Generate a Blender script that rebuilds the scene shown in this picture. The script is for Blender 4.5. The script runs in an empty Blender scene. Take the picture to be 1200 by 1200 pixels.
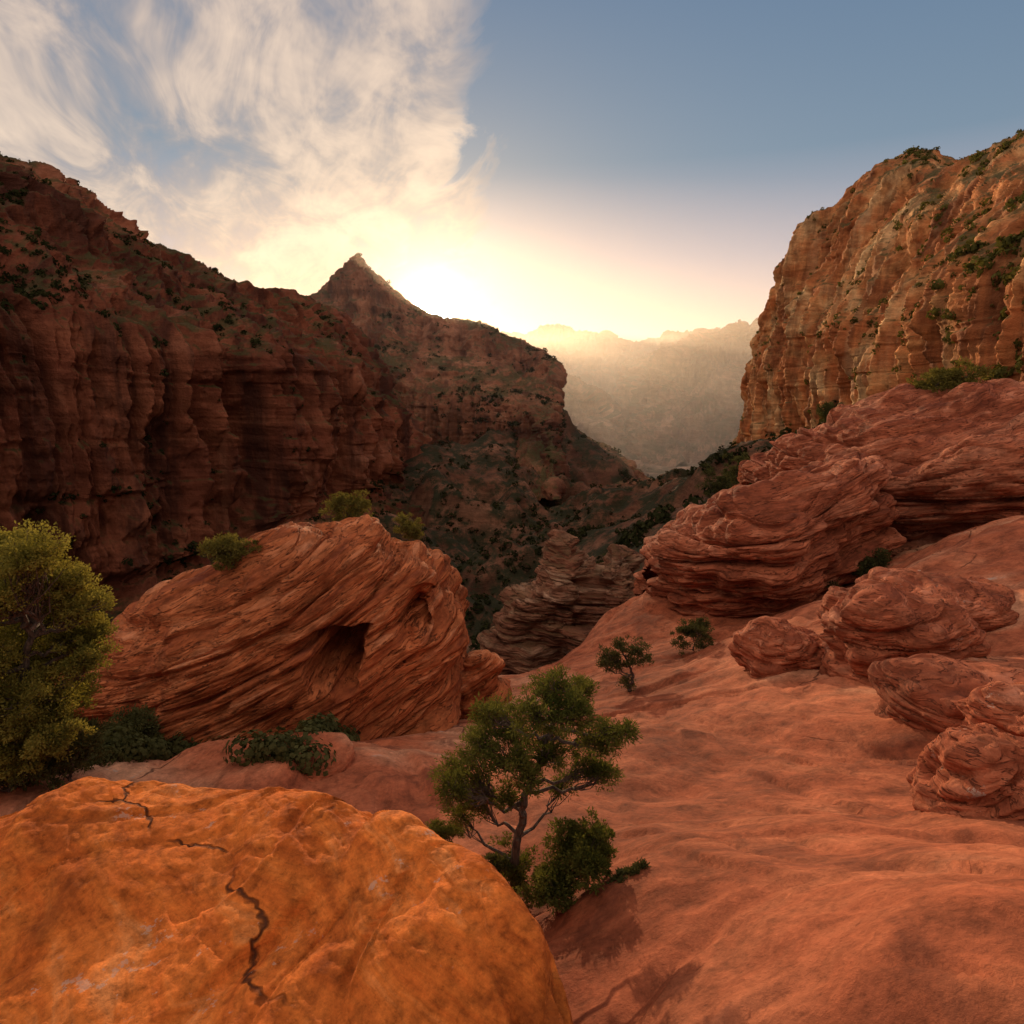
import bpy, math, numpy as np, time
from mathutils import Vector
rng=np.random.default_rng(7)
F=760.0; TH=math.atan(170/760.0); CZ=2.0
SUN_AZ=math.radians(-6.5); SUN_EL=math.radians(5.0)
ct,st=math.cos(TH),math.sin(TH)
def P(px,py,d):
    # image column, image row, forward distance -> world metres
    a=(px-600)/F; b=(600-py)/F
    y=ct+b*st; z=-st+b*ct
    return (a*d/y, d, CZ+z*d/y)
# ---------------- noise ----------------
perm=rng.permutation(256); perm=np.concatenate([perm,perm,perm])
G=rng.normal(size=(256,3)); G/=np.linalg.norm(G,axis=1)[:,None]
def pn(x,y,z):
    x,y,z=np.broadcast_arrays(np.asarray(x,float),np.asarray(y,float),np.asarray(z,float))
    xi=np.floor(x).astype(np.int64);yi=np.floor(y).astype(np.int64);zi=np.floor(z).astype(np.int64)
    xf=x-xi;yf=y-yi;zf=z-zi
    xi&=255;yi&=255;zi&=255
    u=xf*xf*xf*(xf*(xf*6-15)+10);v=yf*yf*yf*(yf*(yf*6-15)+10);w=zf*zf*zf*(zf*(zf*6-15)+10)
    def g(i,j,k):
        h=perm[perm[perm[xi+i]+yi+j]+zi+k]; gg=G[h]
        return gg[...,0]*(xf-i)+gg[...,1]*(yf-j)+gg[...,2]*(zf-k)
    a=g(0,0,0)*(1-u)+g(1,0,0)*u; b=g(0,1,0)*(1-u)+g(1,1,0)*u
    c=g(0,0,1)*(1-u)+g(1,0,1)*u; d=g(0,1,1)*(1-u)+g(1,1,1)*u
    return ((a*(1-v)+b*v)*(1-w)+(c*(1-v)+d*v)*w)*1.6
def fbm(p,s,o=4,gain=.5):
    r=0;a=1
    for i in range(o):
        r=r+a*pn(p[...,0]/s+7*i,p[...,1]/s+3*i,p[...,2]/s+11*i); s/=2.03;a*=gain
    return r
def ridged(x,y,z): return 1-2*np.abs(pn(x,y,z))
def sm(x,a,b):
    t=np.clip((x-a)/(b-a),0,1); return t*t*(3-2*t)
# ---------------- mesh helpers ----------------
def mesh_obj(name,V,Fc,mats,smooth=True,midx=None):
    me=bpy.data.meshes.new(name)
    V=np.asarray(V,np.float32); Fc=np.asarray(Fc,np.int32); n=Fc.shape[1]
    me.vertices.add(len(V)); me.vertices.foreach_set('co',V.ravel())
    me.loops.add(Fc.size); me.loops.foreach_set('vertex_index',Fc.ravel())
    me.polygons.add(len(Fc)); me.polygons.foreach_set('loop_start',np.arange(0,Fc.size,n,dtype=np.int32))
    me.polygons.foreach_set('loop_total',np.full(len(Fc),n,np.int32))
    me.polygons.foreach_set('use_smooth',np.full(len(Fc),smooth,bool))
    if midx is not None: me.polygons.foreach_set('material_index',np.asarray(midx,np.int32))
    for m in mats: me.materials.append(m)
    me.update()
    ob=bpy.data.objects.new(name,me); bpy.context.scene.collection.objects.link(ob)
    return ob
def gridfaces(nr,nc):
    i=np.arange(nr-1)[:,None]*nc+np.arange(nc-1)[None]
    return np.stack([i,i+1,i+nc+1,i+nc],-1).reshape(-1,4)
def normals(Pg):
    du=np.gradient(Pg,axis=1); dv=np.gradient(Pg,axis=0)
    n=np.cross(du,dv); l=np.linalg.norm(n,axis=-1,keepdims=True)
    return n/np.maximum(l,1e-9)
def crom(A,N,axis):
    A=np.moveaxis(A,axis,0); n=A.shape[0]
    t=np.linspace(0,n-1,N); i=np.minimum(t.astype(int),n-2); f=(t-i)
    f=f.reshape((-1,)+(1,)*(A.ndim-1))
    Ap=np.concatenate([2*A[:1]-A[1:2],A,2*A[-1:]-A[-2:-1]],0)
    p0,p1,p2,p3=Ap[i],Ap[i+1],Ap[i+2],Ap[i+3]
    T=.4
    m1=(p2-p0)*T; m2=(p3-p1)*T
    r=(2*f**3-3*f**2+1)*p1+(f**3-2*f**2+f)*m1+(-2*f**3+3*f**2)*p2+(f**3-f**2)*m2
    return np.moveaxis(r,0,axis)
def loft(ctrl,NR,NC):
    A=np.array(ctrl,float)
    return crom(crom(A,NR,0),NC,1)
def slabs(p,bn,T,amp,warp=.35,ws=None,run=5.,seed=0.,cv=.40):
    """stacked beds: each bed has its own outline, dark crevices between"""
    ws=ws or T*6
    bn=np.array(bn,float); bn/=np.linalg.norm(bn)
    h=(p@bn)/T + warp*3*pn(p[...,0]/ws+seed,p[...,1]/ws,p[...,2]/ws)
    h=h+.7*pn(h*.37,seed+.3,0.7)
    k=np.floor(h); f=h-k
    x,y=p[...,0]/(T*run),p[...,1]/(T*run)
    a=pn(k*.73+.37+seed,x+k*3.1,y); b=pn((k+1)*.73+.37+seed,x+(k+1)*3.1,y)
    s=sm(f,.84,.98); step=a*(1-s)+b*s
    x2=p[...,0]/(T*1.3)+k*5; y2=p[...,1]/(T*1.3)
    fine=.25*pn(x2,y2,k*.6)*(1-np.abs(2*f-1)**3)
    crev=-np.exp(-((f-.91)/.06)**2)
    brk=.30+.70*sm(pn(p[...,0]/(T*4)+9,p[...,1]/(T*4),p[...,2]/(T*3)),-.25,.2)
    round_=-.30*np.clip((.32-f)/.32,0,1)**2
    return amp*(step*1.3+fine+crev*cv*brk+round_*brk)
# ---------------- node helper ----------------
class NT:
    def __init__(s,nt): s.t=nt; s.n=nt.nodes; s.l=nt.links; s.n.clear()
    def set(s,sock,v):
        if isinstance(v,bpy.types.NodeSocket): s.l.new(v,sock)
        elif v is not None: sock.default_value=v
    def math(s,op,a,b=None,c=None,clamp=False):
        m=s.n.new('ShaderNodeMath'); m.operation=op; m.use_clamp=clamp
        s.set(m.inputs[0],a); s.set(m.inputs[1],b); s.set(m.inputs[2],c); return m.outputs[0]
    def vm(s,op,a,b=None,scale=None):
        m=s.n.new('ShaderNodeVectorMath'); m.operation=op
        s.set(m.inputs[0],a); s.set(m.inputs[1],b)
        if scale is not None: s.set(m.inputs['Scale'],scale)
        return m.outputs['Value'] if op in('DOT_PRODUCT','LENGTH') else m.outputs[0]
    def noise(s,v,scale=1,detail=4,rough=.55,dist=0):
        m=s.n.new('ShaderNodeTexNoise'); s.set(m.inputs['Vector'],v); m.inputs['Scale'].default_value=scale
        m.inputs['Detail'].default_value=detail; m.inputs['Roughness'].default_value=rough; m.inputs['Distortion'].default_value=dist
        return m.outputs[0]
    def ramp(s,f,stops,interp='LINEAR'):
        m=s.n.new('ShaderNodeValToRGB'); s.set(m.inputs[0],f); e=m.color_ramp.elements; m.color_ramp.interpolation=interp
        while len(e)<len(stops): e.new(.5)
        for k,(p,c) in enumerate(stops):
            e[k].position=p; e[k].color=(c[0],c[1],c[2],1) if not isinstance(c,(int,float)) else (c,c,c,1)
        return m.outputs[0]
    def mix(s,f,a,b,mode='MIX'):
        m=s.n.new('ShaderNodeMix'); m.data_type='RGBA'; m.blend_type=mode
        s.set(m.inputs[0],f)
        s.set(m.inputs[6],a if isinstance(a,bpy.types.NodeSocket) else (*a,1)); s.set(m.inputs[7],b if isinstance(b,bpy.types.NodeSocket) else (*b,1))
        return m.outputs[2]
    def sep(s,v):
        m=s.n.new('ShaderNodeSeparateXYZ'); s.set(m.inputs[0],v); return m.outputs
    def comb(s,x,y,z):
        m=s.n.new('ShaderNodeCombineXYZ'); s.set(m.inputs[0],x); s.set(m.inputs[1],y); s.set(m.inputs[2],z); return m.outputs[0]
    def mr(s,v,a,b,c=0.,d=1.,smooth=True):
        m=s.n.new('ShaderNodeMapRange'); m.interpolation_type='SMOOTHSTEP' if smooth else 'LINEAR'
        s.set(m.inputs[0],v)
        for i,q in enumerate((a,b,c,d)): m.inputs[i+1].default_value=q
        return m.outputs[0]
def rock_mat(name,cols,bn,T,warp=.8,bump=.1,fine=1.0,pale=None,pale_amt=.5,varnish=0.,veg=0.,vegcol=(.035,.04,.015),crack=0.,crackscale=.3,big=8.,lichen=0.,stripe=1.,streak=(.46,.23,.13),lines=0.,grain=0.):
    m=bpy.data.materials.new(name); m.use_nodes=True; N=NT(m.node_tree)
    geo=N.n.new('ShaderNodeNewGeometry'); pos=geo.outputs['Position']
    b=Vector(bn).normalized()
    w=N.noise(pos,1/(T*14),2)
    h=N.math('ADD',N.math('MULTIPLY',N.vm('DOT_PRODUCT',pos,tuple(b)),1/T),N.math('MULTIPLY',w,warp*6))
    sx,sy,sz=N.sep(pos)
    v=N.comb(h,N.math('MULTIPLY',sx,.09/T),N.math('MULTIPLY',sy,.09/T))
    s1=N.noise(v,1,5,.62)
    s2=N.noise(v,4.3,3,.6)
    bigN=N.noise(pos,1/big,4,.6)
    f1=N.math('ADD',N.math('MULTIPLY',s1,stripe),N.math('MULTIPLY',bigN,1-stripe)) if stripe<1 else s1
    col=N.ramp(f1,[(.30,cols[0]),(.46,cols[1]),(.56,cols[2]),(.70,cols[3])])
    if pale: col=N.mix(N.mr(bigN,.50,.66,0,pale_amt),col,pale)
    dk=N.ramp(s2,[(.28,.52),(.5,1.0),(.75,1.2)])
    col=N.mix(.85*stripe,col,dk,'MULTIPLY')
    mott=N.noise(pos,1/(T*fine*2.2),7,.74)
    col=N.mix(.9,col,N.ramp(mott,[(.3,.42),(.5,1.),(.72,1.4)]),'MULTIPLY')
    col=N.mix(.8,col,N.ramp(bigN,[(.30,.50),(.48,.92),(.7,1.12)]),'MULTIPLY')
    height=N.math('ADD',N.math('MULTIPLY',s1,1.0*stripe),N.math('ADD',N.math('MULTIPLY',s2,.5*stripe),N.math('MULTIPLY',mott,.8)))
    if varnish>0:
        vv=N.comb(N.math('MULTIPLY',sx,1/(T*1.3)),N.math('MULTIPLY',sy,1/(T*1.3)),N.math('MULTIPLY',sz,.10/T))
        vn=N.noise(vv,1,5,.68)
        col=N.mix(N.mr(vn,.45,.62,0,varnish),col,(.07,.026,.018))
        vn2=N.noise(N.vm('ADD',vv,(31,7,3)),.7,4,.6)
        col=N.mix(N.mr(vn2,.57,.7,0,varnish*.6),col,streak)
    if grain>0:
        # weathered pits, grit and thin dark stains of the nearby slickrock
        gn=N.noise(pos,13,5,.75)
        col=N.mix(grain,col,N.ramp(gn,[(.30,.35),(.44,.88),(.56,1.05),(.72,1.45)]),'MULTIPLY')
        stn=N.noise(N.vm('MULTIPLY',pos,(.9,.45,1.6)),1.1,7,.72,.4)
        col=N.mix(N.mr(stn,.52,.66,0,.55),col,(cols[0][0]*.55,cols[0][1]*.6,cols[0][2]*.7))
        height=N.math('ADD',height,N.math('ADD',N.math('MULTIPLY',gn,grain*.75),N.math('MULTIPLY',stn,.9)))
    if lines>0:
        l1=N.mr(N.math('ABSOLUTE',N.math('SUBTRACT',s1,.475)),.0,.013,1,0)
        l2=N.mr(N.math('ABSOLUTE',N.math('SUBTRACT',s1,.57)),.0,.010,1,0)
        ln_=N.math('MULTIPLY',N.math('MAXIMUM',l1,l2),N.mr(mott,.40,.55,0,1))
        col=N.mix(N.math('MULTIPLY',ln_,lines),col,(.045,.016,.011))
        height=N.math('SUBTRACT',height,N.math('MULTIPLY',ln_,lines*.7))
    if crack>0:
        vo=N.n.new('ShaderNodeTexVoronoi'); vo.feature='DISTANCE_TO_EDGE'
        nn=N.n.new('ShaderNodeTexNoise'); N.set(nn.inputs['Vector'],pos); nn.inputs['Scale'].default_value=crackscale*1.6; nn.inputs['Detail'].default_value=6; nn.inputs['Roughness'].default_value=.55
        wv=N.vm('ADD',pos,N.vm('SCALE',nn.outputs[1],None,.55/crackscale))
        N.set(vo.inputs['Vector'],wv); vo.inputs['Scale'].default_value=crackscale
        gate=N.mr(bigN,.46,.55)
        cr=N.math('MULTIPLY',N.mr(vo.outputs['Distance'],.0,.006,1,0),gate)
        col=N.mix(N.math('MULTIPLY',cr,crack),col,(.04,.015,.010))
        height=N.math('SUBTRACT',height,N.math('MULTIPLY',cr,1.5*crack))
    if lichen>0:
        ln=N.noise(pos,1/(big*.16),6,.75)
        col=N.mix(N.math('MULTIPLY',N.mr(ln,.60,.63),N.math('MULTIPLY',N.mr(bigN,.53,.60),lichen)),col,(.50,.36,.29))
    if veg>0:
        nz=N.sep(geo.outputs['Normal'])[2]
        vn=N.noise(pos,1/(big*.35),6,.78)
        k=N.math('MULTIPLY',N.mr(nz,.35,.7),N.mr(vn,.40,.56,0,veg))
        col=N.mix(k,col,N.mix(mott,vegcol,(vegcol[0]*2.4,vegcol[1]*2.1,vegcol[2]*2)))
    bs=N.n.new('ShaderNodeBsdfPrincipled'); N.set(bs.inputs['Base Color'],col); bs.inputs['Roughness'].default_value=.92
    bs.inputs['Specular IOR Level'].default_value=.12
    bp=N.n.new('ShaderNodeBump'); bp.inputs['Distance'].default_value=bump; bp.inputs['Strength'].default_value=1; N.set(bp.inputs['Height'],height)
    N.l.new(bp.outputs[0],bs.inputs['Normal'])
    o=N.n.new('ShaderNodeOutputMaterial'); N.l.new(bs.outputs[0],o.inputs[0])
    return m
def leaf_mat(name,c1,c2,scale=3.,trans=.35):
    m=bpy.data.materials.new(name); m.use_nodes=True; N=NT(m.node_tree)
    pos=N.n.new('ShaderNodeNewGeometry').outputs['Position']
    a=N.noise(pos,scale,2); b=N.noise(pos,scale*14,1)
    f=N.math('ADD',N.math('MULTIPLY',a,.6),N.math('MULTIPLY',b,.4))
    col=N.ramp(f,[(.36,c1),(.62,c2)])
    d=N.n.new('ShaderNodeBsdfDiffuse'); N.set(d.inputs['Color'],col)
    t=N.n.new('ShaderNodeBsdfTranslucent'); N.set(t.inputs[0],N.mix(.5,col,(c2[0]*1.4,c2[1]*1.3,c2[2]*.6)))
    mx=N.n.new('ShaderNodeMixShader'); mx.inputs[0].default_value=trans
    N.l.new(d.outputs[0],mx.inputs[1]); N.l.new(t.outputs[0],mx.inputs[2])
    o=N.n.new('ShaderNodeOutputMaterial'); N.l.new(mx.outputs[0],o.inputs[0]); return m
def bark_mat():
    m=bpy.data.materials.new('bark'); m.use_nodes=True; N=NT(m.node_tree)
    pos=N.n.new('ShaderNodeNewGeometry').outputs['Position']
    n=N.noise(N.vm('MULTIPLY',pos,(1,1,.3)),30,4)
    bs=N.n.new('ShaderNodeBsdfPrincipled'); N.set(bs.inputs['Base Color'],N.ramp(n,[(.35,(.03,.02,.015)),(.65,(.13,.085,.06))])); bs.inputs['Roughness'].default_value=.9
    bp=N.n.new('ShaderNodeBump'); bp.inputs['Distance'].default_value=.02; N.set(bp.inputs['Height'],n); N.l.new(bp.outputs[0],bs.inputs['Normal'])
    o=N.n.new('ShaderNodeOutputMaterial'); N.l.new(bs.outputs[0],o.inputs[0]); return m
RED=[(.14,.036,.019),(.34,.088,.040),(.47,.138,.065),(.56,.22,.125)]
BN_L=(-.38,-.12,.9); BN_R=(-.30,.05,.95)
M_ground=rock_mat('slickrock',[(.22,.058,.028),(.41,.112,.050),(.50,.155,.072),(.57,.225,.12)],BN_R,.22,.7,.040,1.0,pale=(.60,.34,.20),pale_amt=.6,crack=.7,crackscale=.14,big=6,lichen=.7,stripe=.6,grain=.6)
M_outL=rock_mat('sandstone_tilted',[(.16,.036,.016),(.40,.105,.036),(.53,.162,.06),(.61,.25,.125)],BN_L,.24,.45,.10,1.0,big=5,stripe=.9,lines=.75)
M_outR=rock_mat('sandstone_layered',RED,BN_R,.28,.5,.11,1.0,big=6,pale=(.50,.27,.16),pale_amt=.3,stripe=.85,lines=.75)
M_boul=rock_mat('sandstone_boulder',RED,(-.2,0,1),.15,.5,.06,1.0,big=3.2,lichen=.8,stripe=.8,lines=.7)
M_ledge=rock_mat('orange_sandstone',[(.33,.066,.012),(.56,.130,.022),(.65,.17,.030),(.72,.27,.085)],(.3,.25,.9),.10,.7,.024,.8,big=1.6,crack=.9,crackscale=.22,lichen=.5,stripe=.6,grain=.75)
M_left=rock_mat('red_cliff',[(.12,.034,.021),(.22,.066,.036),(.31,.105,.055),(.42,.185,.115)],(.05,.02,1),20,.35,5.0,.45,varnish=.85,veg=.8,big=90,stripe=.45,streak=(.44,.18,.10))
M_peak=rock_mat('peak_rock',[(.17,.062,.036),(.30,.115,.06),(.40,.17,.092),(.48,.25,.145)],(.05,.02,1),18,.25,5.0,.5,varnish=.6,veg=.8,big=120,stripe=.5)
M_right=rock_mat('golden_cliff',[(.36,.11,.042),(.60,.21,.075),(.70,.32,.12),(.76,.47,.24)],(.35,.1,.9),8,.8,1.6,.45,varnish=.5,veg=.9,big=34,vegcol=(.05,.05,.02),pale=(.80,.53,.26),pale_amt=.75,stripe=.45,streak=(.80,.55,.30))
M_mid=rock_mat('banded_rock',[(.13,.05,.03),(.29,.11,.06),(.40,.19,.11),(.52,.31,.20)],(.1,.05,1),1.5,.35,.8,1.0,big=15,veg=.4,lines=.6)
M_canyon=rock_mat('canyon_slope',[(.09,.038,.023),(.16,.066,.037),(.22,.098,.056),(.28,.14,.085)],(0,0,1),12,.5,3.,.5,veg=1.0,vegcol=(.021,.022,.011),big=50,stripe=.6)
M_far=rock_mat('far_mesa',[(.20,.10,.06),(.32,.16,.10),(.40,.22,.14),(.5,.31,.22)],(0,0,1),45,.25,25,.8,varnish=.6,veg=.9,vegcol=(.05,.045,.025),big=400,stripe=.7)
BARK=bark_mat()
L_pine=leaf_mat('pine_needles',(.033,.046,.011),(.145,.142,.034),3.5,.35)
L_yel=leaf_mat('yellow_leaves',(.065,.065,.015),(.30,.26,.06),2.0,.4)
L_dark=leaf_mat('dark_leaves',(.035,.040,.016),(.11,.105,.038),3.,.25)
L_olive=leaf_mat('olive_leaves',(.06,.055,.016),(.20,.17,.045),3.,.35)
L_far=leaf_mat('far_foliage',(.015,.019,.008),(.045,.045,.017),.15,.15)
# ---------------- RBF height field ----------------
def tps(pts):
    p=np.array(pts,float); n=len(p)
    r=np.linalg.norm(p[:,None,:2]-p[None,:,:2],axis=-1)
    K=np.where(r>0,r*r*np.log(np.maximum(r,1e-9)),0)+np.eye(n)*1e-3
    A=np.zeros((n+3,n+3)); A[:n,:n]=K; A[:n,n]=1; A[:n,n+1:]=p[:,:2]; A[n,:n]=1; A[n+1:,:n]=p[:,:2].T
    w=np.linalg.solve(A,np.concatenate([p[:,2],[0,0,0]]))
    def f(x,y):
        x=np.asarray(x,float);y=np.asarray(y,float)
        sh=x.shape; x=x.ravel(); y=y.ravel(); z=w[n]+w[n+1]*x+w[n+2]*y
        for i in range(n):
            r2=(x-p[i,0])**2+(y-p[i,1])**2
            z=z+w[i]*.5*r2*np.log(np.maximum(r2,1e-12))
        return z.reshape(sh)
    return f
fg=[P(*q) for q in [(1200,1200,2.5),(1000,1200,2.8),(800,1200,3.4),(600,1200,4.2),(1200,1027,4.5),(950,1027,5.2),(800,1027,5.8),(650,1040,6.3),(560,1000,7),
 (1150,900,8),(1000,900,9),(850,900,9.8),(700,900,10),(600,900,10.5),(450,900,10),(300,900,10.5),(150,890,11),(0,890,11),(1200,800,11),(1000,800,13),(850,800,16),(760,800,18),(700,830,16),(620,860,14),(540,870,14),
 (1100,720,17),(1200,700,16),(1200,610,22),(1120,640,22),(980,705,22),(900,735,21),(840,745,24),(790,735,28),(700,745,29),(760,690,35),(650,775,27),(600,795,25),(560,800,25),(530,840,20),
 (1000,690,27),(930,700,31),(1060,650,29),(1130,640,33),(1000,650,38),(850,690,35),
 (250,890,14),(400,880,14.5),(100,860,15),(0,850,16),(-200,860,14),(-200,1000,7),(100,1000,7.5),(350,1000,7.5)]]
fg+=[(-12,-3,-5.5),(-3,-3,-4.6),(2,-3,-3.4),(12,-3,-1.5),(14,5,-1.8),(22,10,-2.5),(35,20,-3),(45,35,-5),(60,50,-5),(-20,0,-7),(-30,10,-9),(-30,22,-16),(-40,40,-45),
 (-15,30,-22),(-25,26,-20),(-3,32,-20),(-8,45,-42),(3,42,-26),(12,50,-30),(20,50,-18),(30,48,-12),(-20,55,-52),(5,58,-42)]
fgz=tps(fg)
def hit(px,py,d0=3.,d1=60.):
    d=np.linspace(d0,d1,900); q=np.array([P(px,py,a) for a in d]); z=fgz(q[:,0],q[:,1])
    k=np.nonzero(q[:,2]<=z)[0]
    return float(d[k[0]]) if len(k) else d1
t=np.linspace(0,1,760)[:,None]; s=np.linspace(-1,1,760)[None]
Y=-3+60*t**1.9+0*s; X=s*(12+1.05*np.maximum(Y,0))
p=np.stack([X,Y,fgz(X,Y)],-1)
n=normals(p); n*=np.sign(n[...,2:3])
d=.30*fbm(p,6,4)+.025*fbm(p,.7,4)
gate=sm(pn(p[...,0]/6,p[...,1]/6,4.4),-.1,.3)
gate2=sm(pn(p[...,0]/5+7,p[...,1]/5,1.4),-.2,.2)
d=d+slabs(p,BN_R,.75,.27,.3,6.,6.,cv=.6)*(.30+.70*gate2)+slabs(p,(-.45,.25,.85),.24,.06,.35,2.5,5.,cv=.7)*gate
PG=p+n*d[...,None]
mesh_obj('slickrock_ground',PG.reshape(-1,3),gridfaces(760,760),[M_ground])
cp=[P(*q) for q in [(540,790,247),(560,705,330),(600,645,430),(620,605,520),(700,585,620),(760,574,650),(650,500,740),(700,532,700),(550,535,680),(480,570,560),(600,565,610),
 (868,548,500),(905,535,450),(945,520,370),(1005,498,280),(1065,490,210),(1135,480,150),(800,595,280),(840,575,330),(760,640,190),(700,720,130),(650,810,75),(550,810,150),(560,850,90)]]
cp+=[(-5,45,-32),(-40,45,-52),(15,45,-28),(30,50,-17),(60,45,-9),(100,50,-8),(-150,60,-112),(-250,150,-112),(-100,200,-122),(-400,300,-100),(-150,400,-118),(-40,350,-122),
 (-300,700,-90),(0,1000,-170),(200,1000,-215),(400,1000,-160),(330,620,-90),(300,300,0),(240,120,0),(500,300,20),(500,800,-100),(-500,1100,-100),(150,820,-195),(60,850,-150),(500,1200,-200),(0,1250,-230)]
t=np.linspace(0,1,480)[:,None]; s=np.linspace(-1,1,480)[None]
Y2=38+1200*t**1.5+0*s; X2=s*(130+.62*Y2)
q=np.stack([X2,Y2,tps(cp)(X2,Y2)],-1)
k=np.clip((q[...,1]-60)/250,.12,1)
dz_=k*(26*(ridged(q[...,0]/110,q[...,1]/110,.3)-.55)+9*fbm(q,40,5)+3*ridged(q[...,0]/22,q[...,1]/22,.9))
q[...,2]+=dz_; q[...,2]+=k*4*np.sin(q[...,2]/9.0+pn(q[...,0]/60,q[...,1]/60,0)*3)
PC=q
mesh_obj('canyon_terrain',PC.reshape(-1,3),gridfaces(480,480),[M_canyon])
gx=np.linspace(-1,1,120); gx=np.sign(gx)*np.abs(gx)**2.2*22000
GX,GY=np.meshgrid(gx,gx+0); GY=GY+3000
gp=np.stack([GX,GY,np.full_like(GX,-262.)],-1); gp[...,2]+=18*fbm(gp,700,4)
mesh_obj('ground',gp.reshape(-1,3),gridfaces(120,120),[M_far])
# ---------------- cliffs ----------------
def cliff_disp(p,A,S,T,sgn,sa=None,vert=1.,up=.35):
    n=normals(p)*sgn
    x,y,z=p[...,0],p[...,1],p[...,2]
    wz=pn(x/S,y/S,z/S)*.5
    d=A*(ridged(x/S+wz,y/S,z/(S*5))-.5)
    d=d+A*.50*vert*(ridged(x/(S*.36)+3,y/(S*.36)+wz,z/(S*3.2))-.5)
    d=d+A*.24*vert*ridged(x/(S*.13)+3,y/(S*.13),z/(S*1.6)+wz)
    d=d+A*.09*vert*ridged(x/(S*.05)+3,y/(S*.05),z/(S*.5)+wz)
    sa=sa or A*.2
    d=d+slabs(p,(.05,.03,1),T,sa,.15,S*2,2.5)+slabs(p,(.05,.03,1),T*.37,sa*.4,.15,S*1.3,3,5.)
    d=d+A*.10*fbm(p,S*.15,4)
    w=1-np.abs(n[...,2:3])*(1-up)      # flat tops keep their level, walls take the relief
    return p+n*d[...,None]*w*np.array([1,1,.6])
def cliff(name,rows,NR,NC,mat,A,S,T,sgn=1,sa=None,vert=1.,up=.35):
    g=loft(rows,NR,NC); g=cliff_disp(g,A,S,T,sgn,sa,vert,up)
    return mesh_obj(name,g.reshape(-1,3),gridfaces(NR,NC),[mat]),g
def W(p,dx=0,dy=0,dz=0): return (p[0]+dx,p[1]+dy,p[2]+dz)
px=[-420,-250,-120,0,30,60,95,130,165,200,260,340,390,440,480]
sky=[90,150,182,192,210,212,240,262,286,300,330,352,374,440,520]
dsk=[300,320,350,390,400,415,432,450,475,500,545,610,660,690,700]
dfc=[170,195,225,255,264,275,287,300,317,335,375,430,480,530,570]
top=[290,310,330,345,350,355,366,378,385,390,400,415,435,480,540]
bas=[720,715,710,700,699,698,695,690,678,665,640,612,592,580,572]
R=[[],[],[],[],[],[],[],[]]
for a,s_,d1,d0,tp,b in zip(px,sky,dsk,dfc,top,bas):
    T_=P(a,s_,d1); B=P(a,b,d0)
    R[0].append((B[0]*.72+20,B[1]*.85,-135)); R[1].append(B)
    R[2].append(P(a,b*.62+tp*.38,d0+4)); R[3].append(P(a,b*.25+tp*.75,d0+10)); R[4].append(P(a,tp,d0+20))
    R[5].append(P(a,tp*.45+s_*.55,d0*.45+d1*.55)); R[6].append(T_); R[7].append((T_[0]-60,T_[1]+160,T_[2]-30))
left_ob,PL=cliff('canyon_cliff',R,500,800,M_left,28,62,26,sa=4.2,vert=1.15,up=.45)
px=[300,330,358,380,400,420,440,460,490,530,565,600,625,640,648,654,690,730,770]
sky=[410,388,360,338,319,301,318,342,366,378,386,402,414,424,438,490,522,548,576]
sh =[450,430,412,400,388,372,385,395,405,414,420,432,442,450,465,496,526,551,578]
ctp=[475,470,466,462,458,452,452,454,458,464,468,474,480,486,492,500,530,554,580]
cbt=[575,572,570,568,566,560,555,550,542,532,526,520,515,512,510,508,538,560,584]
dd =[930,930,930,928,925,920,917,912,905,893,882,868,855,845,835,820,780,730,680]
R=[[] for _ in range(7)]
for a,s_,h_,c_,b_,d_ in zip(px,sky,sh,ctp,cbt,dd):
    k=1 if a<649 else .35
    R[0].append(W(P(a,b_,d_-220*k),0,-60,-50)); R[1].append(P(a,b_,d_-165*k)); R[2].append(P(a,c_*.5+b_*.5,d_-155*k)); R[3].append(P(a,c_,d_-140*k)); R[4].append(P(a,h_,d_-60*k)); R[5].append(P(a,s_,d_)); R[6].append(W(P(a,s_,d_),0,200,-170))
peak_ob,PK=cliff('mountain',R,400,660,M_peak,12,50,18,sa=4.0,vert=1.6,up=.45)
cols=[ # base, low, facetop, slope, skyline
 [(862,565,560),(864,552,562),(866,540,565),(868,530,570),(870,520,575)],
 [(868,545,530),(871,515,532),(876,492,535),(880,475,540),(884,455,550)],
 [(895,535,455),(895,480,457),(898,425,462),(902,395,470),(908,362,480)],
 [(940,522,372),(938,460,375),(935,385,383),(943,320,400),(957,258,420)],
 [(1000,495,284),(1000,440,287),(995,385,295),(1010,290,330),(1043,190,375)],
 [(1060,486,218),(1062,440,221),(1065,375,228),(1062,280,275),(1076,180,350)],
 [(1130,476,160),(1130,420,163),(1128,330,172),(1120,270,220),(1112,203,310)],
 [(1220,480,118),(1222,400,121),(1215,290,130),(1208,230,170),(1200,165,265)],
 [(1350,490,93),(1355,380,96),(1350,250,106),(1345,180,150),(1335,95,230)],
 [(1550,500,78),(1555,380,80),(1550,230,90),(1540,120,130),(1500,40,200)],
 [(1900,520,60),(1900,380,62),(1900,200,70),(1880,60,110),(1800,-60,170)]]
R=[[] for _ in range(7)]
for c in cols:
    R[0].append(W(P(*c[0]),-12,-4,-22))
    for i in range(5): R[i+1].append(P(*c[i]))
    R[6].append(W(P(*c[4]),90,40,-15))
right_ob,PR=cliff('canyon_cliff',R,500,720,M_right,9,36,12,1,1.8,vert=1.0,up=.5)
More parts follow.
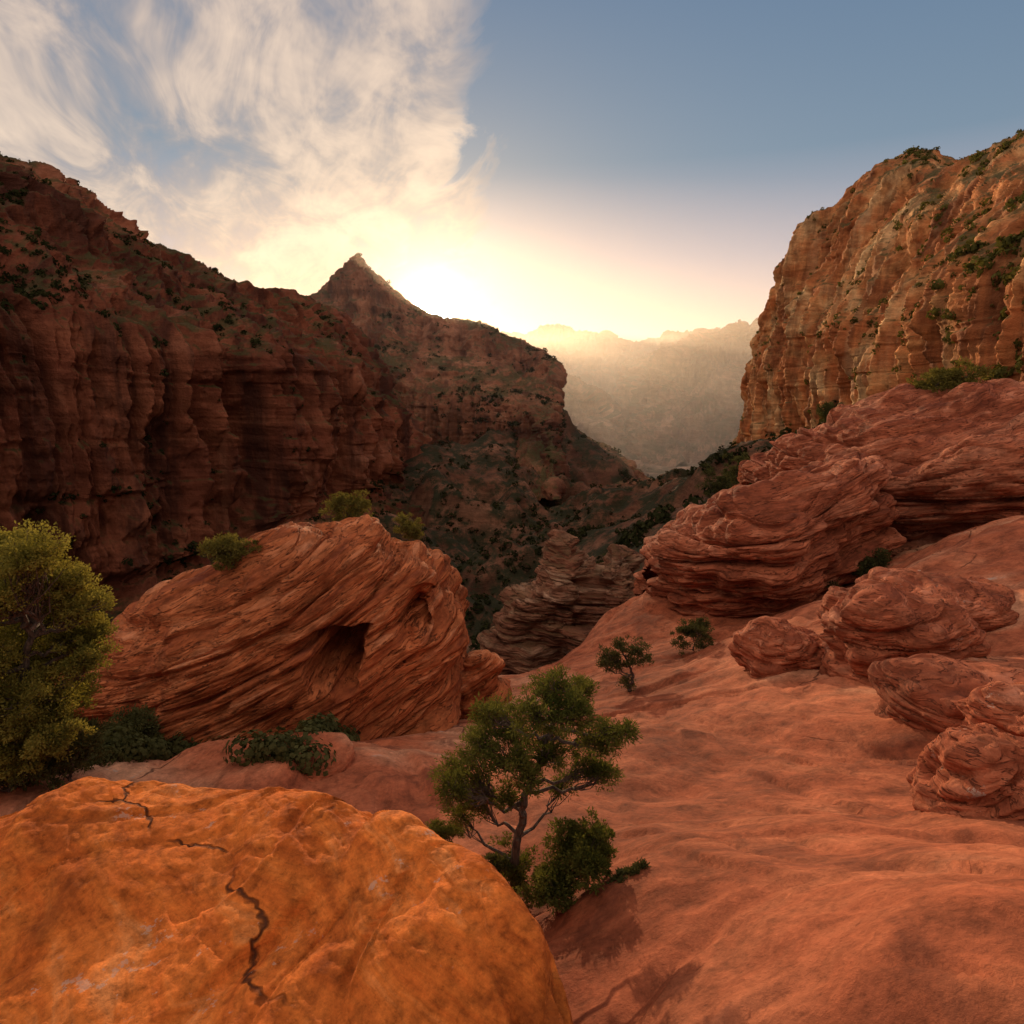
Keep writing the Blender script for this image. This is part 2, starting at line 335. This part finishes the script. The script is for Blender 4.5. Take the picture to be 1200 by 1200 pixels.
def mesa(sk,d,mat,NC,A,S,sl=10):
    R=[[] for _ in range(6)]
    for a,py in sk:
        T_=P(a,py,d); z0=-262; zs=T_[2]; k=T_[0]/d
        R[0].append((k*(d-1300*d/4200),d-1300*d/4200,z0-10)); R[1].append((k*(d-700*d/4200),d-700*d/4200,z0+.30*(zs-z0)))
        R[2].append((k*(d-230*d/4200),d-230*d/4200,z0+.60*(zs-z0))); R[3].append((k*(d-110*d/4200),d-110*d/4200,zs-.10*(zs-z0)))
        R[4].append(T_); R[5].append((T_[0],T_[1]+900,T_[2]-60))
    return cliff('mesa_hills',R,240,NC,mat,A,S,45,1,sl,vert=1.5,up=.85)
mesa([(300,410),(450,405),(560,402),(610,396),(640,387),(665,392),(695,401),(712,399),(722,407),(733,403),(748,406),(775,401),(800,397),(850,395),(950,390),(1100,385)],4300,M_far,560,100,380)
mesa([(560,470),(600,452),(640,440),(675,455),(700,475),(725,520),(745,556),(760,575)],2300,M_far,280,60,200)
mesa([(735,560),(748,505),(765,450),(785,418),(800,410),(825,400),(845,388),(860,376),(872,386),(895,383),(950,372),(1050,360)],2500,M_far,420,64,230)
# ---------------- outcrops ----------------
def outcrop(name,colz,mat,bn,T,amp,NR=520,NC=600,low=.25,caves=(),back=6.,drop=6.,prof=(.08,.20,.50),run=4.,seed=0.,up=.7,cv=.55,warp=.16):
    R=[[] for _ in range(8)]
    for a,cpy,bpy_,db,dc in colz:
        B=P(a,bpy_,db); C=P(a,cpy,dc)
        R[0].append(W(B,0,.3,-2.5)); R[1].append(B)
        R[2].append(P(a,bpy_*.72+cpy*.28,db+(dc-db)*prof[0])); R[3].append(P(a,bpy_*.42+cpy*.58,db+(dc-db)*prof[1]))
        R[4].append(P(a,bpy_*.14+cpy*.86,db+(dc-db)*prof[2])); R[5].append(C)
        R[6].append(W(C,0,back*.5,-drop*.25)); R[7].append(W(C,0,back,-drop))
    g=loft(R,NR,NC); n=normals(g)
    d=low*2.0*fbm(g,T*6,4)+slabs(g,bn,T,amp,warp,T*7,run,seed,cv)+slabs(g,bn,T*.36,amp*.42,warp*1.3,T*3,run,seed+3,cv)+slabs(g,bn,T*.14,amp*.13,warp*1.3,T*1.5,run*1.5,seed+5,cv)+.07*low*fbm(g,T*.4,3)
    g2=g+n*np.array([1,1,up])*d[...,None]
    for (q,r,dep) in caves:
        c=np.array(P(*q)); v=(g-c); e=np.sqrt((v[...,0]/r[0])**2+(v[...,2]/r[2])**2+(v[...,1]/r[1])**2)
        e=e*(1+.45*pn(g[...,0]/.6,g[...,1]/.6,g[...,2]/.6))
        g2[...,1]+=dep*(1-sm(e,.60,1.08))
    return mesh_obj(name,g2.reshape(-1,3),gridfaces(NR,NC),[mat]),g2
oL=outcrop('rock_outcrop',[(40,830,890,15.8,21),(70,790,890,15.5,21),(110,742,885,15,21),(150,712,885,14.6,20.5),(200,684,890,14.2,20),(250,658,890,14,20),(300,625,890,14,20),(335,609,888,14,20),(355,618,886,14.1,19.5),(400,618,884,14.4,19.5),(440,614,880,14.8,19.5),(460,630,876,15,19.5),(495,643,872,15.4,19.3),(520,668,866,16.2,19.6),(530,720,855,17.4,20.2),(540,800,840,19,21)],
 M_outL,BN_L,.85,.50,low=.10,caves=[((398,768,15.3),(.74,2.2,.84),3.0),((487,724,16.4),(.42,1.6,.55),.9),((250,882,14.2),(2.2,1.5,.28),.9)],drop=9,seed=1.,run=3.4,cv=.65,warp=.12)
oR1=outcrop('rock_outcrop',[(772,650,672,32.5,36),(782,618,690,31,37),(800,603,712,29.5,37),(830,592,718,28,36),(870,572,722,26.5,35),(915,560,722,25.5,34.5),(955,545,712,26,35),(1000,528,690,27.5,35.5),(1022,540,665,29,36),(1036,575,640,31,36.5)],
 M_outR,BN_R,1.15,.95,low=.16,drop=8,prof=(-.02,-.04,.30),seed=2.,run=3.,cv=.65,warp=.12)
oR2=outcrop('rock_outcrop',[(885,560,600,44,49),(905,525,630,42,50),(935,500,650,39,49),(970,484,668,36,48),(1010,470,680,33,47),(1070,456,680,31,46),(1130,452,670,29.5,44),(1200,450,650,28,42),(1300,440,640,26,38),(1450,425,620,24,34),(1700,400,600,20,28)],
 M_outR,(-.24,.05,.95),1.6,1.35,low=.22,drop=5,NC=720,prof=(-.02,.05,.45),seed=3.,run=3.,cv=.65,warp=.12)
oM=outcrop('rock_outcrop',[(548,795,800,84,88),(566,772,803,82,89),(584,735,806,81,90),(596,700,807,80.5,90),(612,688,808,80,91),(630,664,808,80,92),(645,648,808,80,93),(655,632,810,80,94),(672,628,812,80,94),(682,648,812,80,94),(700,654,812,80.5,95),(716,640,810,81,96),(738,646,805,82,96),(750,672,790,84,96),(775,700,770,87,96)],
 M_mid,(.1,.05,1),3.0,2.3,low=.5,drop=34,back=10,prof=(.02,.10,.35),run=2.0,seed=4.)
# ---------------- layered rocks standing in the slickrock ----------------
import bmesh
bm=bmesh.new(); bmesh.ops.create_icosphere(bm,subdivisions=7,radius=1); bm.verts.ensure_lookup_table()
ICO=np.array([v.co[:] for v in bm.verts]); ICF=np.array([[v.index for v in f.verts] for f in bm.faces]); bm.free()
def boulder(name,a,b,hw,hh,rot,mat,bn,T,amp,seed,pw=.62,dep=.95,d=None,sink=.5):
    if d is None: d=hit(a,b+hh*.75)+hw*.3*8/F
    w_=hw*d/F; h_=hh*d/F*(1+sink*.8); size=(w_,w_*dep,h_)
    v=np.sign(ICO)*np.abs(ICO)**pw; v=v/np.linalg.norm(v,axis=1)[:,None]**.2
    v=v/np.abs(v).max(0)
    n=ICO/np.array(size); n/=np.linalg.norm(n,axis=1)[:,None]
    v=v*np.array(size)
    c,s=math.cos(rot),math.sin(rot)
    Ry=np.array([[c,0,-s],[0,1,0],[s,0,c]])
    v=v@Ry.T; n=n@Ry.T
    v=v+np.array(P(a,b+hh*sink,d))
    o=v+seed*13.7
    dd_=.24*min(size)*fbm(o,max(size)*.8,3)+slabs(o,bn,T,amp,.12,T*6,3.5,cv=.65)+slabs(o,bn,T*.4,amp*.4,.12,T*3,3.5,3.,cv=.65)+.06*amp*fbm(o,T*.5,3)
    v=v+n*np.array([1,1,.6])*dd_[:,None]
    return mesh_obj(name,v,ICF,[mat])
boulder('boulder',1045,738,76,50,.04,M_boul,(-.15,0,1),.36,.28,1,sink=.35)
boulder('boulder',930,762,66,30,-.38,M_boul,(-.4,0,1),.30,.20,2)
boulder('boulder',1135,815,96,36,.06,M_boul,(-.1,0,1),.30,.18,3)
boulder('boulder',1165,910,84,66,-.45,M_boul,(-.6,.1,.75),.17,.13,4,sink=.4)
boulder('boulder',1225,845,80,45,-.2,M_boul,(-.4,.1,.8),.2,.14,5)
boulder('boulder',1015,715,48,24,-.3,M_boul,(-.3,.1,.9),.3,.18,6)
boulder('boulder',1110,700,90,26,-.1,M_boul,(-.25,.1,.9),.35,.22,11)
boulder('boulder',555,806,30,54,-.6,M_outL,(-.5,0,1),.55,.32,9,d=19.,sink=.1)
boulder('boulder',300,893,130,16,.10,M_ground,(.1,0,1),.14,.07,7,dep=.5)
# ---------------- foreground ledge ----------------
R=[[] for _ in range(7)]
for a,e,d in [(-700,1010,4.6),(-400,985,5.0),(-150,966,5.3),(0,956,5.5),(60,934,5.7),(100,920,5.9),(150,922,5.85),(200,916,5.9),(290,915,5.8),(350,925,5.55),(410,940,5.3),(460,958,5.0),(510,980,4.7),(555,1006,4.4),(592,1034,4.1),(625,1080,3.7),(650,1150,3.2),(660,1240,2.7)]:
    E=P(a,e,d)
    R[0].append(W(E,.22,.8,-3.4)); R[1].append(W(E,.16,.35,-1.2)); R[2].append(W(E,.07,.07,-.22)); R[3].append(W(E,-.02,-.16,.0))
    z0=-2.15
    R[4].append((E[0]*.90-.1,E[1]*.66,E[2]+.36*(z0-E[2]))); R[5].append((E[0]*.8-.2,E[1]*.36,E[2]+.70*(z0-E[2]))); R[6].append((E[0]*.7-.8,-1.6,z0))
g=loft(R,540,800); n=normals(g); n*=-1 if n[300,300,2]<0 else 1
gt=sm(pn(g[...,0]/1.2,g[...,1]/1.2,g[...,2]),-.3,.2)
d=.09*fbm(g,1.8,3)+slabs(g,(.10,-.22,1),.20,.10,.4,1.8,5.,cv=.55)*(.4+.6*gt)+slabs(g,(.12,.30,.9),.055,.014,.5,.7,6.,cv=.7)*gt+.012*fbm(g,.14,4)
g=g+n*d[...,None]
mesh_obj('rock_ledge',g.reshape(-1,3),gridfaces(540,800),[M_ledge])
# ---------------- vegetation ----------------
def rand_dirs(n):
    v=rng.normal(size=(n,3)); return v/np.linalg.norm(v,axis=1)[:,None]
def leaves(C,L,Wd,out=None,bias=.6):
    n=len(C); a=rand_dirs(n)
    if out is not None: a=a+out*bias; a/=np.linalg.norm(a,axis=1)[:,None]
    b=np.cross(a,rand_dirs(n)); b/=np.maximum(np.linalg.norm(b,axis=1)[:,None],1e-6)
    l=L*(.6+.8*rng.random((n,1))); w=Wd*(.6+.8*rng.random((n,1)))
    V=np.stack([C,C+a*l*.5+b*w*.5,C+a*l,C+a*l*.5-b*w*.5],1).reshape(-1,3)
    return V,np.arange(n*4).reshape(-1,4)
def tube(pts,rad,k=7):
    pts=np.array(pts,float); m=len(pts); tg=np.gradient(pts,axis=0); tg/=np.linalg.norm(tg,axis=1)[:,None]+1e-9
    ref=np.array([.3,1,.1]); u=np.cross(tg,ref); u/=np.linalg.norm(u,axis=1)[:,None]+1e-9; w=np.cross(tg,u)
    an=np.linspace(0,2*np.pi,k,endpoint=False)
    V=pts[:,None]+np.array(rad)[:,None,None]*(np.cos(an)[None,:,None]*u[:,None]+np.sin(an)[None,:,None]*w[:,None])
    i=np.arange(m-1)[:,None]*k; j=np.arange(k)[None]; j2=(j+1)%k
    Fq=np.stack([i+j,i+j2,i+k+j2,i+k+j],-1).reshape(-1,4)
    return V.reshape(-1,3),Fq
def curve(a,b,sag=.12,n=8,wob=.05):
    a=np.array(a);b=np.array(b);t=np.linspace(0,1,n)[:,None]; L=np.linalg.norm(b-a)
    p=a+(b-a)*t; p[:,2]+=(-sag*L*np.sin(np.pi*t)[:,0]); w=rng.normal(size=(n,3))*wob*L; w[0]=0;w[-1]=0
    return p+w
def plant(name,base,trunk,lobes,nclu,nleaf,L,Wd,leafm,tr=.06,crad=.12):
    VV=[];FF=[];MI=[];off=0
    def add(V,Fq,mi):
        nonlocal off
        VV.append(V);FF.append(Fq+off);MI.append(np.full(len(Fq),mi));off+=len(V)
    tp=np.array(trunk,float); n=len(tp)
    tt=crom(tp,n*6,0); tt[1:-1]+=rng.normal(size=(len(tt)-2,3))*tr*.25
    add(*tube(tt,np.linspace(tr,tr*.45,len(tt)),9),0)
    tot=sum(np.prod(r)**.5 for _,r in lobes)
    for c,r in lobes:
        c=np.array(c);r=np.array(r)
        dist=np.linalg.norm(tt-c,axis=1)+1.6*np.maximum(tt[:,2]-c[2]+.1,0); i=int(np.argmin(dist)); i=max(i-rng.integers(0,4),0)
        lim=curve(tt[i],c,.12,9,.045); add(*tube(lim,np.linspace(tr*.42,tr*.16,9),6),0)
        k=max(int(nclu*np.prod(r)**.5/tot),3)
        dr=rand_dirs(k); dr[:,2]=dr[:,2]*.9+.12; rr=rng.random((k,1))**.42
        cc=c+dr*rr*r*(1+.25*rng.normal(size=(k,1)))
        for q in cc:
            s0=lim[rng.integers(4,9)]
            tw=curve(s0,q,.05,5,.05); add(*tube(tw,np.linspace(tr*.12,tr*.05,5),4),0)
        m=nleaf
        o=rand_dirs(k*m)*(rng.random((k*m,1))**.5); cr=crad*(.6+.8*rng.random((k,1)))
        C=np.repeat(cc,m,0)+o*np.repeat(cr,m,0)*np.array([1,1,.7])
        od=C-c+np.array([0,0,.3])*r; od/=np.maximum(np.linalg.norm(od,axis=1)[:,None],1e-6)
        add(*leaves(C,L,Wd,od,.9),1)
    return mesh_obj(name,np.concatenate(VV),np.concatenate(FF),[BARK,leafm],False,np.concatenate(MI))
def pxl(lst,d,jit=.4):
    o=[]
    for (a,b,r) in lst:
        dd=d+rng.uniform(-jit,jit); q=P(a,b,dd); R_=r*d/F*1.02; o.append((q,(R_,R_*1.1,R_*.75)))
    return o
d=6.0
b=P(602,1035,d); gz=float(fgz(b[0],b[1])); print('pine base',b,gz)
plant('pine_tree',b,[(b[0],b[1],min(gz,b[2])-.3),b,P(606,985,d),P(614,950,d),P(622,915,d-.05),P(640,870,d),P(655,825,d)],
 pxl([(545,905,36),(530,925,24),(562,872,28),(590,848,36),(570,835,18),(625,835,30),(652,806,30),(680,808,20),(672,836,28),(702,866,28),(730,858,18),(690,900,26),(714,905,14),(645,880,32),(600,890,30),(560,935,26),(620,915,20),(538,955,16),(660,920,16),(595,930,16)],d,.45),
 780,56,.045,.011,L_pine,.055,.082)
def shrub(a,b,w,h,d,mat,name='shrub',n=60,m=60,L=None):
    if d is None: d=hit(a,b+h*.8)
    wx=w*d/F/2; hz=h*d/F
    top=P(a,b,d); base=(top[0],top[1],top[2]-hz)
    lobes=[]
    for i in range(10):
        an=rng.uniform(0,6.28); r=rng.random()**.6*.66
        lobes.append(((top[0]+wx*r*math.cos(an),d+wx*r*math.sin(an)*.8,base[2]+hz*rng.uniform(.12,.72)),(wx*.40,wx*.40,hz*.28)))
    L=L or wx*.09
    return plant(name,base,[(base[0],base[1],base[2]-.3*hz),base,(base[0]+.1*wx,base[1],base[2]+hz*.2)],lobes,n,m,L,L*.35,mat,wx*.04,wx*.15)
shrub(690,968,130,80,5.6,L_pine,n=200,m=60,L=.045); shrub(600,990,100,60,6.1,L_pine,n=90,m=50,L=.04); shrub(745,1010,80,50,5.3,L_dark,n=80,m=60,L=.04); shrub(650,1000,120,60,5.5,L_pine,n=120,m=60,L=.04); shrub(575,1000,80,50,5.9,L_dark,n=70,m=50,L=.04)
d=9.5
b=P(20,930,d)
plant('deciduous_tree',b,[W(b,0,0,-1.5),b,P(22,860,d),P(30,790,d),P(35,720,d)],
 pxl([(30,655,36),(62,680,34),(8,690,42),(45,720,42),(92,712,30),(108,745,20),(-30,700,45),(15,760,46),(65,770,42),(-40,780,50),(102,775,22),(30,820,44),(-5,850,44),(62,830,34),(12,635,22),(-70,730,45),(-70,650,30),(-30,840,45),(85,685,18),(20,880,36),(-20,900,40),(60,868,26),(88,745,30),(85,812,24)],d,.8),
 2000,95,.045,.025,L_yel,.10,.14)
d=hit(738,808); b=P(738,808,d); k=d/17.5
plant('juniper_tree',b,[W(b,0,0,-.5),b,P(742,795,d),P(738,780,d),P(730,765,d)],pxl([(715,768,14),(708,780,9),(728,756,11),(748,762,13),(757,772,8),(740,775,9),(735,800,10),(722,778,10)],d,.25),190,48,.06*k,.022*k,L_dark,.06*k,.12*k)
for a in [(268,624,80,45,17.5,L_olive),(410,575,66,44,20.5,L_olive),(480,597,48,38,20.,L_olive),(225,790,120,80,None,L_dark),(340,835,120,60,None,L_dark),(70,840,150,90,None,L_dark),(150,830,120,60,None,L_dark),(0,860,160,80,None,L_dark),
          (815,722,62,42,None,L_dark),(1015,640,90,50,28,L_dark),(960,655,60,35,28,L_dark),(1110,425,85,38,44,L_olive),(975,470,40,24,60,L_dark),(880,530,60,45,60,L_dark),(845,545,50,60,70,L_dark),(525,960,60,36,None,L_pine)]:
    shrub(*a,n=130,m=60)
def brush(name,Pg,n,rad,mask,leafm,k=38):
    nm=normals(Pg); p=Pg.reshape(-1,3); z=np.abs(nm[...,2]).ravel()
    w=mask(p,z).astype(float); w/=w.sum()
    c=p[rng.choice(len(p),n,p=w)]
    r=rad*(.4+1.2*rng.random((n,1))**2)
    o=rand_dirs(n*k); C=np.repeat(c,k,0)+o*np.repeat(r,k,0)*np.array([1,1,.8])*(.55+.45*rng.random((n*k,1)))+np.array([0,0,1])*np.repeat(r,k,0)*.4
    rr=np.repeat(r,k,0)*(38/k)**.5
    a=rand_dirs(n*k); b_=np.cross(a,o); b_/=np.linalg.norm(b_,axis=1)[:,None]+1e-6
    a=np.cross(b_,o+.3*rand_dirs(n*k))
    V=np.stack([C,C+(a+b_)*rr*.28,C+a*rr*.52,C+(a-b_)*rr*.28],1).reshape(-1,3)
    mesh_obj(name,V,np.arange(len(V)).reshape(-1,4),[leafm],False)
def clump(p,s,pw=1.): return np.clip(pn(p[:,0]/s,p[:,1]/s,p[:,2]/s)*2+.45,0.01,1)**pw
brush('brush',PC,9500,2.1,lambda p,z:(z>.45)*clump(p,45)*((p[:,1]>60)&(p[:,1]<800))*(1/np.maximum(p[:,1],60)**.3),L_far,28)
brush('brush',PL,2600,1.7,lambda p,z:(z>.6)*clump(p,40,2),L_far,26)
brush('brush',PK,2400,2.2,lambda p,z:(z>.5)*clump(p,40,2),L_far,24)
L_cl=leaf_mat('cliff_brush',(.05,.05,.016),(.15,.14,.04),.3,.25)
brush('brush',PR,4600,1.2,lambda p,z:(z>.42)*clump(p,22,3),L_cl,30)
brush('brush',PG,420,.34,lambda p,z:clump(p,2.5,2)*((p[:,0]<-3.5)&(p[:,0]>-14)&(p[:,1]>10)&(p[:,1]<16)&(p[:,0]<-3.5-.1*(p[:,1]-10))),L_dark,190)
# ---------------- haze ----------------
m=bpy.data.materials.new('haze'); m.use_nodes=True; N=NT(m.node_tree)
v=N.n.new('ShaderNodeVolumeScatter'); v.inputs['Color'].default_value=(1,.84,.70,1); v.inputs['Density'].default_value=.00028; v.inputs['Anisotropy'].default_value=.62
o=N.n.new('ShaderNodeOutputMaterial'); N.l.new(v.outputs[0],o.inputs['Volume'])
x0,x1,y0,y1,z0,z1=-6000,6000,560,8000,-400,150
V=[(x,y,z) for x in(x0,x1) for y in(y0,y1) for z in(z0,z1)]
mesh_obj('haze',V,[(0,1,3,2),(4,6,7,5),(0,4,5,1),(2,3,7,6),(0,2,6,4),(1,5,7,3)],[m],False)
# ---------------- sun / sky ----------------
sd=Vector((math.sin(SUN_AZ)*math.cos(SUN_EL),math.cos(SUN_AZ)*math.cos(SUN_EL),math.sin(SUN_EL)))
L=bpy.data.lights.new('sun','SUN'); L.energy=5; L.angle=math.radians(.5); L.color=(1,.66,.36)
lo=bpy.data.objects.new('sun',L); lo.rotation_euler=sd.to_track_quat('Z','Y').to_euler(); bpy.context.scene.collection.objects.link(lo)
w=bpy.data.worlds.new('World'); bpy.context.scene.world=w; w.use_nodes=True; N=NT(w.node_tree)
dirv=N.vm('NORMALIZE',N.n.new('ShaderNodeTexCoord').outputs['Generated'])
dx,dy,dz=N.sep(dirv)
skyt=N.n.new('ShaderNodeTexSky'); skyt.sky_type='NISHITA'; skyt.sun_disc=False; skyt.sun_elevation=SUN_EL; skyt.sun_rotation=SUN_AZ
grad=N.ramp(dz,[(0,(.82,.58,.48)),(.05,(.76,.54,.48)),(.15,(.42,.37,.42)),(.27,(.15,.22,.31)),(.45,(.10,.17,.28)),(1,(.09,.15,.25))])
dzp=N.math('ADD',N.math('MAXIMUM',dz,0.),.10)
u=N.math('DIVIDE',dx,dzp); vv=N.math('DIVIDE',dy,dzp)
cu=N.comb(N.math('ADD',N.math('MULTIPLY',u,.9),N.math('MULTIPLY',vv,.25)),N.math('MULTIPLY',vv,.35),0)
c1=N.noise(cu,1.1,6,.6,.6)
c2=N.noise(N.vm('ADD',cu,(4,9,0)),4.5,5,.62,.8)
cl=N.math('ADD',N.math('MULTIPLY',c1,.68),N.math('MULTIPLY',c2,.32))
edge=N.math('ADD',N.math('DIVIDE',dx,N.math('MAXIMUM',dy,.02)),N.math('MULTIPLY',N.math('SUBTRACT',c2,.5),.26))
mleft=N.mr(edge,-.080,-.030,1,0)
mfill_top=N.mr(dz,.46,.62,0,1)  # unseen overhead clouds, added as fill light
mfill_back=N.mr(dy,-.1,.15,1,0)  # unseen clouds behind the camera, added to fill the foreground
mask=N.math('MAXIMUM',mleft,N.math('MAXIMUM',mfill_top,mfill_back))
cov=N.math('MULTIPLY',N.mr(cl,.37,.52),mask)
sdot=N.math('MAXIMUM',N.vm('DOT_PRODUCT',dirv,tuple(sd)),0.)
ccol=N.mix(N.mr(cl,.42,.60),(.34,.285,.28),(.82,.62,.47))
ccol=N.mix(N.mr(dz,.40,.65),ccol,(.95,.75,.61))  # overhead clouds made brighter to lift the ambient fill
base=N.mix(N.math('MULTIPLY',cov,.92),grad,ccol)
nish=N.vm('SCALE',skyt.outputs[0],None,.026)
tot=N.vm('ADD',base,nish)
def glow(p,a,c):
    return N.vm('SCALE',c,None,N.math('MULTIPLY',N.math('POWER',sdot,p),a))
cc=N.comb(1,.93,.82); c3=N.comb(1,.76,.56)
tot=N.vm('ADD',tot,glow(12000,250.,cc)); tot=N.vm('ADD',tot,glow(2200,2.2,cc)); tot=N.vm('ADD',tot,glow(350,.35,cc)); tot=N.vm('ADD',tot,glow(90,.14,c3))
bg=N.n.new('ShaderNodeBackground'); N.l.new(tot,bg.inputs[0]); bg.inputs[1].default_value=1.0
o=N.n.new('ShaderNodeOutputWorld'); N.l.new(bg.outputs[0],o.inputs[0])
w.cycles.sampling_method='MANUAL'; w.cycles.sample_map_resolution=1024
# ---------------- camera ----------------
cam=bpy.data.cameras.new('camera'); cam.sensor_width=36; cam.lens=36*F/1200; cam.clip_start=.05; cam.clip_end=60000
co=bpy.data.objects.new('camera',cam); co.location=(0,0,CZ); co.rotation_euler=(math.pi/2-TH,0,0)
bpy.context.scene.collection.objects.link(co); bpy.context.scene.camera=co
sc=bpy.context.scene; sc.view_settings.view_transform='Standard'; sc.view_settings.look='None'; sc.view_settings.exposure=0
